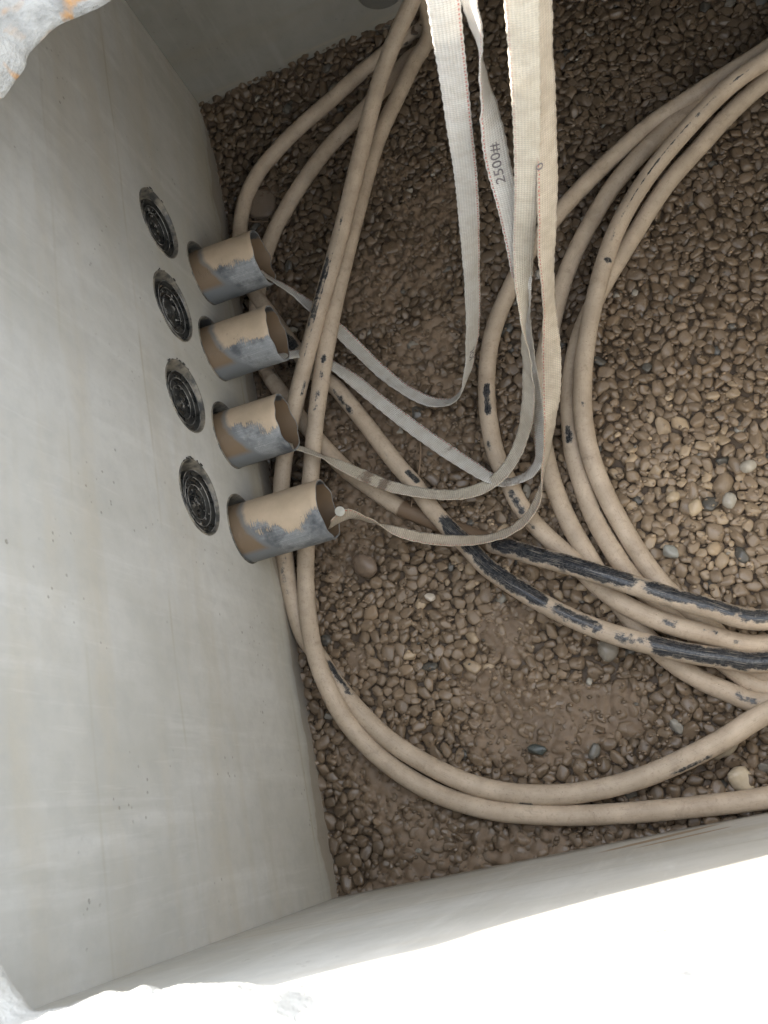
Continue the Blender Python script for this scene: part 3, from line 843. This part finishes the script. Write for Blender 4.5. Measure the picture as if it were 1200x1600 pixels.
cable([(1200, 124, .03), (1140, 178, .025), (1095, 228, .02), (1050, 278, .02), (1020, 320, .018), (994, 362, .018), (968, 404, .018), (946, 440, .018), (925, 480, .018), (908, 520, .018), (896, 565, .018), (890, 620, .018), (891, 665, .018), (896, 708, .018),
       (909, 756, .018), (928, 808, .018), (955, 856, .018), (985, 900, .016), (1020, 938, .014), (1062, 968, .012), (1100, 1005, .010), (1145, 1045, .010), (1200, 1074, .010)],
      'inner cable of the right coil, pressed against the one with the dark line',
      extra0=EXT(1.18, .03), extra1=[(1.0, .25, .02), (1.25, .38, .02), (1.5, .6, .02)],
      bare=[(893, 668, 897, 700, .3, .5, .68), (935, 790, 985, 890, -.92, .12, .66)], seed=8)

# ------------------------------------------------------------------ ducts in the wall
def tube(name, cx0, c0, cx1, c1, r_out, r_in, K=72, n=24, cutnoise=.0, seed=0):
    """hollow duct from x=cx0 (centre c0) to cx1 (centre c1); returns outer and inner sheets"""
    th = np.arange(K) * 2 * math.pi / K
    def sheet(r, a, b, flip=False):
        V_ = np.zeros((n, K, 3)); uv = np.zeros((n, K, 2))
        for i in range(n):
            f = i / (n - 1)
            for j in range(K):
                e = cutnoise * noise.noise(Vector((math.cos(th[j]) * 2, math.sin(th[j]) * 2, seed))) * (f ** 6)
                x = a + (b - a) * f + e
                g = (x - cx0) / (cx1 - cx0)
                V_[i, j] = (x, c0[0] + (c1[0] - c0[0]) * g + r * math.cos(th[j]), c0[1] + (c1[1] - c0[1]) * g + r * math.sin(th[j]))
                # share of "facing up and to the back": where the thrown mud settled
                q = math.sin(th[j]) * .80 + math.cos(th[j]) * .60
                uv[i, j] = (x, .5 + .5 * q)
        return V_, uv
    return sheet

def ring_mesh(name, prof_, c, K=72, x0=0.0):
    """lathe about the x axis: prof_ = [(x, r), ...]"""
    th = np.arange(K) * 2 * math.pi / K
    V_ = np.zeros((len(prof_), K, 3))
    for i, (x, r) in enumerate(prof_):
        V_[i, :, 0] = x + x0; V_[i, :, 1] = c[0] + r * np.cos(th); V_[i, :, 2] = c[1] + r * np.sin(th)
    uv = np.zeros((len(prof_), K, 2)); uv[..., 1] = .5 - .5 * np.sin(th)[None]
    return grid_mesh(name, V_, len(prof_), K, True, uv)

lengths = []
ends = [(409, 398), (432, 524), (446, 660), (510, 783)]     # centres of the duct mouths in the picture
dl = ['shortest muddy duct stub at the back of the row of four', 'second muddy duct stub from the back with small scratches on its tan mud',
      'third muddy duct stub from the back, spotted with thin mud', 'longest muddy duct stub, nearest in the row of four']
for i, ((y, z), e) in enumerate(zip(op_c, ends)):
    c0 = (y - .0055, z - .0055)
    # mouth centre: slide along +x until the centre projects onto the mouth column
    best = min(np.linspace(.05, .22, 171), key=lambda t: abs((lambda d: 600 + F * d.x / -d.z)(ROT.transposed() @ (Vector((t, c0[0], c0[1])) - CAM)) - e[0]))
    x1 = float(best); lengths.append(x1)
    c1 = (c0[0], c0[1] - .004)
    ro, ri = .0488, .0455
    root = empty('duct_pipe', (0, c0[0], c0[1]))
    tag(root, dl[i], 'duct', 'duct stubs sticking out of the wall')
    sh = tube('d', 0, c0, x1, c1, ro, ri)
    sh = tube('d', -.09, c0, x1, c1, ro, ri, cutnoise=.004, seed=i * 3.1)
    Vo, uo = sh(ro, -.09, x1); Vi, ui = sh(ri, x1, -.09)
    V_ = np.concatenate([Vo, (Vo[-1:] * .5 + sh(ri, -.09, x1)[0][-1:] * .5) + np.array([.0006, 0, 0]), sh(ri, -.09, x1)[0][-1:]]); u_ = np.concatenate([uo, uo[-1:] * [1, 0.0] + [0, .35], uo[-1:] * [1, 0] + [0, .35]])
    child('pipe_shell', grid_mesh('pipe_shell', V_, len(V_), 72, True, u_), M['pipe'], root)
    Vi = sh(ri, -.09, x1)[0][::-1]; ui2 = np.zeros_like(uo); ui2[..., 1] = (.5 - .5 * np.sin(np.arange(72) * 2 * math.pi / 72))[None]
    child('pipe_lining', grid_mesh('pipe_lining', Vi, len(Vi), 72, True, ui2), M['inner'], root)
    child('socket_ring', ring_mesh('socket_ring', [(-.10, .0535), (-.02, .0537), (-.002, .0545), (.0012, .0556), (.0018, .0566), (.0014, .0578), (-.001, .0584)], (y, z)), M['collar'], root)
    child('back_stop', ring_mesh('back_stop', [(-.085, .0001), (-.085, .0463)], c0), M['plug'], root)

pl = ['black capped duct socket at the back of the upper row', 'second black capped duct socket from the back of the upper row',
      'third capped duct socket from the back, mud flecked on its rim', 'black capped duct socket nearest in the upper row, with chipped rim']
for i, (y, z) in enumerate(cl_c):
    root = empty('duct_socket', (0, y, z))
    tag(root, pl[i], 'duct socket', 'capped duct sockets in the wall')
    child('socket_ring', ring_mesh('socket_ring', [(-.10, .0525), (-.030, .0527), (-.016, .0530), (-.006, .0538), (-.001, .0550), (.0012, .0562), (.0018, .0572), (.0012, .0582), (-.001, .0586)], (y, z)), M['collar'], root)
    c = (y - .0040, z - .0048)
    dp = (-.006, -.003, -.007, -.005)[i]
    child('plug', ring_mesh('plug', [(dp - .02, .0490), (dp, .0484), (dp + .002, .0470), (dp - .003, .0455), (dp - .003, .0380), (dp - .001, .0370), (dp - .005, .0360), (dp - .005, .0272), (dp - .003, .0262), (dp - .006, .0250), (dp - .006, .012), (dp - .002, .011), (dp - .002, .0001)], c), M['plug'], root)
    for rr_, xx in ((.0474, dp + .0022), (.0374, dp - .0006), (.0265, dp - .0026)):
        K = 64; th = np.linspace(0, 2 * math.pi, K, endpoint=False); k2 = np.arange(8) * math.pi / 4
        V_ = np.zeros((K + 1, 8, 3))
        for a in range(K + 1):
            t = th[a % K]
            for b in range(8):
                q = rr_ + .0005 * math.cos(k2[b])
                V_[a, b] = (xx + .0007 * math.sin(k2[b]), c[0] + q * math.cos(t), c[1] + q * math.sin(t))
        child('ridge', grid_mesh('ridge', V_, K + 1, 8, True), M['ridge'], root)
    bm = bmesh.new()
    rg = random.Random(40 + i)
    for k_ in range(26):
        a = rg.uniform(0, 6.28); q = rg.uniform(0, .036); s_ = rg.uniform(.0008, .0022)
        m_ = Matrix.Translation((dp - .002, c[0] + q * math.cos(a), c[1] + q * math.sin(a))) @ Matrix.Rotation(rg.uniform(0, 3), 4, 'X') @ Matrix.Diagonal((.6, rg.uniform(.8, 2.2), 1, 1))
        bmesh.ops.create_icosphere(bm, subdivisions=1, radius=s_, matrix=m_)
    tag(child('mud_specks', bm_mesh('mud_specks', bm, True), M['ridge'], root), kind='stuff')
    bm = bmesh.new()
    for k_ in range(14 if i in (2, 3) else 4):     # chipped tar along the lower right of the rim
        a = rg.uniform(-.35, .9) - .1; q = .0586 + rg.uniform(-.0015, .003)
        m_ = Matrix.Translation((.001, y + q * math.cos(a), z + q * math.sin(a) )) @ Matrix.Rotation(a, 4, 'X') @ Matrix.Diagonal((.5, .7, rg.uniform(1, 2.6), 1))
        bmesh.ops.create_icosphere(bm, subdivisions=1, radius=rg.uniform(.0012, .0024), matrix=m_)
    tag(child('tar_chips', bm_mesh('tar_chips', bm, True), M['plug'], root), kind='stuff')

# ------------------------------------------------------------------ pull tapes
TW = .0255
def tape(pts, label, mat, dirt=(), extra=(), marks=(), flip=True):
    """pts: (u, v, z, seen width in px, sense of twist)"""
    rows = []
    for u, v, z, wpx, sg in pts:
        p = onz(u, v, z)
        dep = -(ROT.transposed() @ (p - CAM)).z
        full = TW * F / dep
        c = max(-1, min(1, wpx / full))
        th = math.acos(abs(c))
        if abs(sg) == 2: th = math.copysign(math.pi - th, sg)
        else: th *= sg
        rows.append([p.x, p.y, p.z, th])
    tl = rows[-1][3]
    for e in extra: rows.append([e[0], e[1], e[2], tl])
    C_, s = spline(rows, .004)
    n = len(C_)
    for _ in range(4): C_[1:-1] = (C_[:-2] + 2 * C_[1:-1] + C_[2:]) / 4
    P3 = C_[:, :3]; tw = C_[:, 3] + np.array([.16 * noise.noise(Vector((x * 22, len(pts), 0))) + .10 * noise.noise(Vector((x * 60, 5, 0))) for x in s])
    Tn = np.gradient(P3, axis=0); Tn /= np.linalg.norm(Tn, axis=1)[:, None]
    vd = P3 - np.array(CAM)[None]
    vd -= (vd * Tn).sum(1)[:, None] * Tn; vd /= np.linalg.norm(vd, axis=1)[:, None]
    ac = np.cross(Tn, vd)
    A = ac * np.cos(tw)[:, None] + vd * np.sin(tw)[:, None]
    Nn = np.cross(A, Tn)                     # towards the viewer side
    Nn *= np.sign(-(Nn * vd).sum(1).mean())
    K = 9; t = np.linspace(-.5, .5, K) * TW
    hth = .0007
    V_ = np.zeros((n, 2 * K, 3)); uv = np.zeros((n, 2 * K, 2))
    edge = np.array([.0004 * math.sin(x * 2 * math.pi / .0032) for x in s])
    for k in range(K):
        cup = .0012 * math.sin(math.pi * k / (K - 1))
        ed = edge * (1 if k == K - 1 else -1 if k == 0 else 0)
        V_[:, k] = P3 + A * (t[k] + ed)[:, None] + Nn * (hth + cup)
        V_[:, 2 * K - 1 - k] = P3 + A * (t[k] + ed)[:, None] + Nn * (-hth + cup)
        uv[:, k] = uv[:, 2 * K - 1 - k] = np.stack([s, np.full(n, (-t[k] if flip else t[k]) + TW / 2)], -1)
    d = np.zeros((n, 2 * K))
    loc = np.array([ROT.transposed() @ Vector(x - np.array(CAM)) for x in P3])
    pu = 600 + F * loc[:, 0] / -loc[:, 2]; pv = 800 - F * loc[:, 1] / -loc[:, 2]
    for u, v, r, stg in dirt:
        i0 = int(np.argmin((pu - u) ** 2 + (pv - v) ** 2))
        d = np.maximum(d, (stg * np.exp(-((s - s[i0]) / (r / F * 1.3)) ** 2))[:, None] * np.ones((1, 2 * K)))
    root = link('pull_tape', grid_mesh('pull_tape', V_, n, 2 * K, True, uv, {'dirt': d}), M[mat])
    tag(root, label, 'pull tape', 'woven pull tapes tied in the ducts')
    for (txt, u, v, size, rev, off, stretch) in marks:
        i0 = int(np.argmin((pu - u) ** 2 + (pv - v) ** 2)); s0 = s[i0]
        cu = bpy.data.curves.new('t', 'FONT'); cu.body = txt; cu.size = size; cu.resolution_u = 3; cu.align_x = 'CENTER'; cu.align_y = 'CENTER'; cu.offset = .0001 * size / .02
        to = bpy.data.objects.new('t', cu); scene.collection.objects.link(to)
        bpy.context.view_layer.update()
        tm = bpy.data.meshes.new_from_object(to.evaluated_get(bpy.context.evaluated_depsgraph_get()))
        bpy.data.objects.remove(to)
        bm = bmesh.new(); bm.from_mesh(tm); bmesh.ops.subdivide_edges(bm, edges=bm.edges[:], cuts=1)
        for vx in bm.verts:
            a = s0 + (-vx.co.x if rev else vx.co.x) * stretch; b = (-vx.co.y if rev else vx.co.y) + off
            q = [np.interp(a, s, X) for X in (P3[:, 0], P3[:, 1], P3[:, 2])]
            AA = np.array([np.interp(a, s, A[:, k]) for k in range(3)]); NN = np.array([np.interp(a, s, Nn[:, k]) for k in range(3)])
            AA = AA * np.sign(A[i0] @ ac[i0]); NN = NN * -np.sign(Nn[i0] @ vd[i0])
            cup = .0012 * math.cos(math.pi * max(-.5, min(.5, b / TW)))
            vx.co = Vector(np.array(q) + AA * b + NN * (hth + cup + .0005))
        m2 = bpy.data.meshes.new('printed_text'); bm.to_mesh(m2); bm.free()
        link('printed_text', m2, M['ink'], root)

# 1: from the rear duct; left hanging tape
tape([(405, 424, .125, 8, 1), (424, 436, .115, 5, 1), (448, 450, .10, 8, 1), (480, 474, .075, 13, 1), (510, 500, .055, 15, 1), (528, 515, .045, 20, 1), (560, 546, .035, 20, 1), (600, 584, .030, 19, 1), (640, 613, .030, 17, 1), (675, 628, .033, 15, 1),
      (702, 628, .042, 10, 1), (719, 614, .065, 4, 1), (730, 585, .11, 8, 2), (736, 548, .16, 16, 2), (739, 500, .23, 21, 2), (738, 450, .30, 24, 2), (736, 400, .37, 27, 2), (732, 330, .48, 34, 2), (727, 267, .57, 39, 2), (718, 200, .66, 42, 2), (710, 133, .73, 48, 2), (701, 66, .80, 52, 2), (693, 0, .86, 57, 2), (684, -80, .92, 62, 2)],
     'leftmost hanging white tape with red tracer, tied in the rearmost duct', 'tape_a', flip=True,
     extra=[(.56, .40, 1.12, 0), (.58, .34, 1.5, 0), (.60, .30, 2.1, 0)], dirt=[(735, 560, 60, .3), (620, 600, 60, .35)],
     marks=[('JOL', 737, 552, .014, False, 0, 1.3)])
# 2: from the second duct; twisting tape with the number
tape([(420, 556, .125, 10, 1), (438, 558, .113, 10, 1), (462, 553, .095, 12, 1), (485, 553, .078, 12, 1), (500, 560, .062, 13, 1), (520, 571, .05, 13, 1), (550, 592, .042, 20, 1), (590, 625, .036, 21, 1), (640, 664, .034, 22, 1), (700, 706, .037, 22, 1), (745, 735, .044, 20, 1), (765, 747, .046, 18, 1), (788, 755, .042, 11, 1),
      (808, 750, .045, 11, 1), (828, 740, .055, 13, 1), (841, 722, .07, 13, 1), (844, 690, .095, 16, 1), (842, 655, .12, 18, 1), (836, 610, .155, 16, 1), (829, 560, .20, 14, 1), (823, 505, .28, 12, 1), (818, 455, .37, 20, 1), (812, 410, .43, 34, .8), (803, 360, .49, 42, .2), (794, 318, .54, 45, 0), (779, 260, .60, 41, -.4), (768, 200, .66, 32, -.8), (757, 140, .71, 16, -1), (750, 100, .75, 8, -1), (744, 60, .78, 15, -2), (736, 15, .83, 20, -2), (730, -30, .86, 24, -2), (722, -90, .91, 30, -2)],
     'twisted tape with handwritten digits, hanging second from left', 'tape_a',
     extra=[(.60, .40, 1.12, -.3), (.61, .34, 1.5, 0), (.63, .30, 2.1, 0)], dirt=[(700, 706, 50, .35), (800, 752, 60, .45), (560, 600, 40, .2)],
     marks=[('2500#', 776, 254, .0145, False, 0.001, 1.75)])
# 3: from the third duct; broad front tape
tape([(440, 692, .125, 10, 1), (458, 698, .112, 9, 1), (480, 704, .095, 7, 1), (500, 712, .085, 5, 1), (530, 726, .068, 13, 1), (565, 742, .058, 18, 1), (610, 760, .052, 16, 1), (660, 770, .050, 15, 1), (710, 773, .048, 16, 1), (750, 764, .050, 17, 1), (780, 745, .056, 18, 1), (804, 712, .075, 18, 1), (820, 668, .12, 20, 1), (826, 620, .18, 19, 1), (824, 575, .24, 14, 1),
      (820, 530, .30, 7, 1), (819, 490, .35, 13, 2), (818, 440, .40, 26, 2), (818, 390, .46, 33, 2), (821, 330, .54, 38, 2), (823, 267, .61, 42, 2), (823, 200, .68, 46, 2), (821, 133, .75, 50, 2), (818, 66, .81, 56, 2), (815, 0, .865, 61, 2), (812, -80, .93, 66, 2)],
     'widest cream tape hanging in front, looping down to the third duct', 'tape_b', flip=False,
     extra=[(.655, .40, 1.12, 0), (.66, .34, 1.5, 0), (.67, .30, 2.1, 0)], dirt=[(575, 744, 22, .62), (600, 756, 16, .75), (700, 772, 90, .35), (822, 620, 50, .3)])
# 4: from the nearest duct; right tape behind the broad one
tape([(515, 820, .13, 8, -1), (526, 812, .122, 12, -1), (543, 803, .115, 14, -.8), (560, 807, .105, 9, -1), (585, 816, .09, 5, -1), (610, 826, .078, 12, -2), (640, 836, .068, 16, -2), (680, 843, .060, 17, -2), (720, 845, .058, 16, -2), (765, 841, .056, 12, -2), (800, 828, .056, 12, -2), (826, 806, .062, 13, -2), (842, 775, .075, 9, -2), (849, 735, .10, 5, -1), (855, 700, .13, 10, -1), (859, 660, .17, 19, -1), (862, 610, .22, 27, -.8), (862, 565, .27, 29, -.6), (860, 520, .32, 24, -.9), (858, 480, .36, 19, -1), (856, 440, .41, 20, -1), (854, 400, .46, 25, -1), (855, 330, .54, 28, -.9), (855, 267, .60, 30, -.9), (852, 200, .66, 32, -.9), (849, 133, .72, 33, -.9), (845, 66, .78, 34, -.9), (842, 0, .83, 36, -.9), (838, -80, .89, 40, -.8)],
     'tan stained tape hanging rightmost behind the broad one, tied in the longest duct', 'tape_c',
     extra=[(.68, .42, 1.12, -.3), (.69, .36, 1.5, 0), (.70, .32, 2.1, 0)], dirt=[(860, 540, 50, .35), (740, 845, 60, .3), (640, 836, 30, .3), (855, 420, 60, .3)],
     marks=[('0', 851, 250, .011, False, .0095, 2.0)])

# small round disc at the knot in the longest duct
bm = bmesh.new()
bmesh.ops.create_cone(bm, cap_ends=True, segments=40, radius1=.0078, radius2=.0078, depth=.003)
bmesh.ops.bevel(bm, geom=[e for e in bm.edges if e.is_boundary or len(e.link_faces) == 2 and max(len(f.verts) for f in e.link_faces) > 4], offset=.0008, segments=2, affect='EDGES')
o = link('plastic_disc', bm_mesh('plastic_disc', bm, False), M['disc'])
o.location = onz(531, 799, .135)
o.rotation_euler = (CAM - o.location).to_track_quat('Z', 'Y').to_euler()
tag(o, 'small round translucent disc at the tape knot in the longest duct', 'disc')

# twigs
def twig(pts, label, r=.0022):
    P_ = [list(onz(*p)) for p in pts]
    C_, s = spline(P_, .004)
    n = len(C_); K = 8; th = np.arange(K) * 2 * math.pi / K
    V_ = np.zeros((n, K, 3))
    Tn = np.gradient(C_, axis=0); Tn /= np.linalg.norm(Tn, axis=1)[:, None]
    A = np.cross(Tn, [0, 0, 1.]); A /= np.linalg.norm(A, axis=1)[:, None]; B = np.cross(A, Tn)
    for i in range(n):
        q = r * (1 - .4 * i / n) * (1 + .3 * noise.noise(Vector(C_[i]) * 120))
        V_[i] = C_[i] + q * (np.cos(th)[:, None] * A[i] + np.sin(th)[:, None] * B[i])
    o = link('twig', grid_mesh('twig', V_, n, K, True), M['twig']); tag(o, label, 'twig')
twig([(655, 672, .012), (657, 700, .014), (656, 725, .014), (652, 752, .013), (645, 778, .012), (641, 806, .008)], 'thin muddy root lying under the looped tapes and crossing the diagonal cable', .0024)
twig([(378, 352, .012), (388, 346, .014), (402, 347, .013), (420, 346, .012)], 'short pale root between the two back cable arcs', .0018)
twig([(866, 2, .012), (872, 8, .014), (877, 16, .012)], 'tiny pale stick on the dark gravel at the top', .0014)
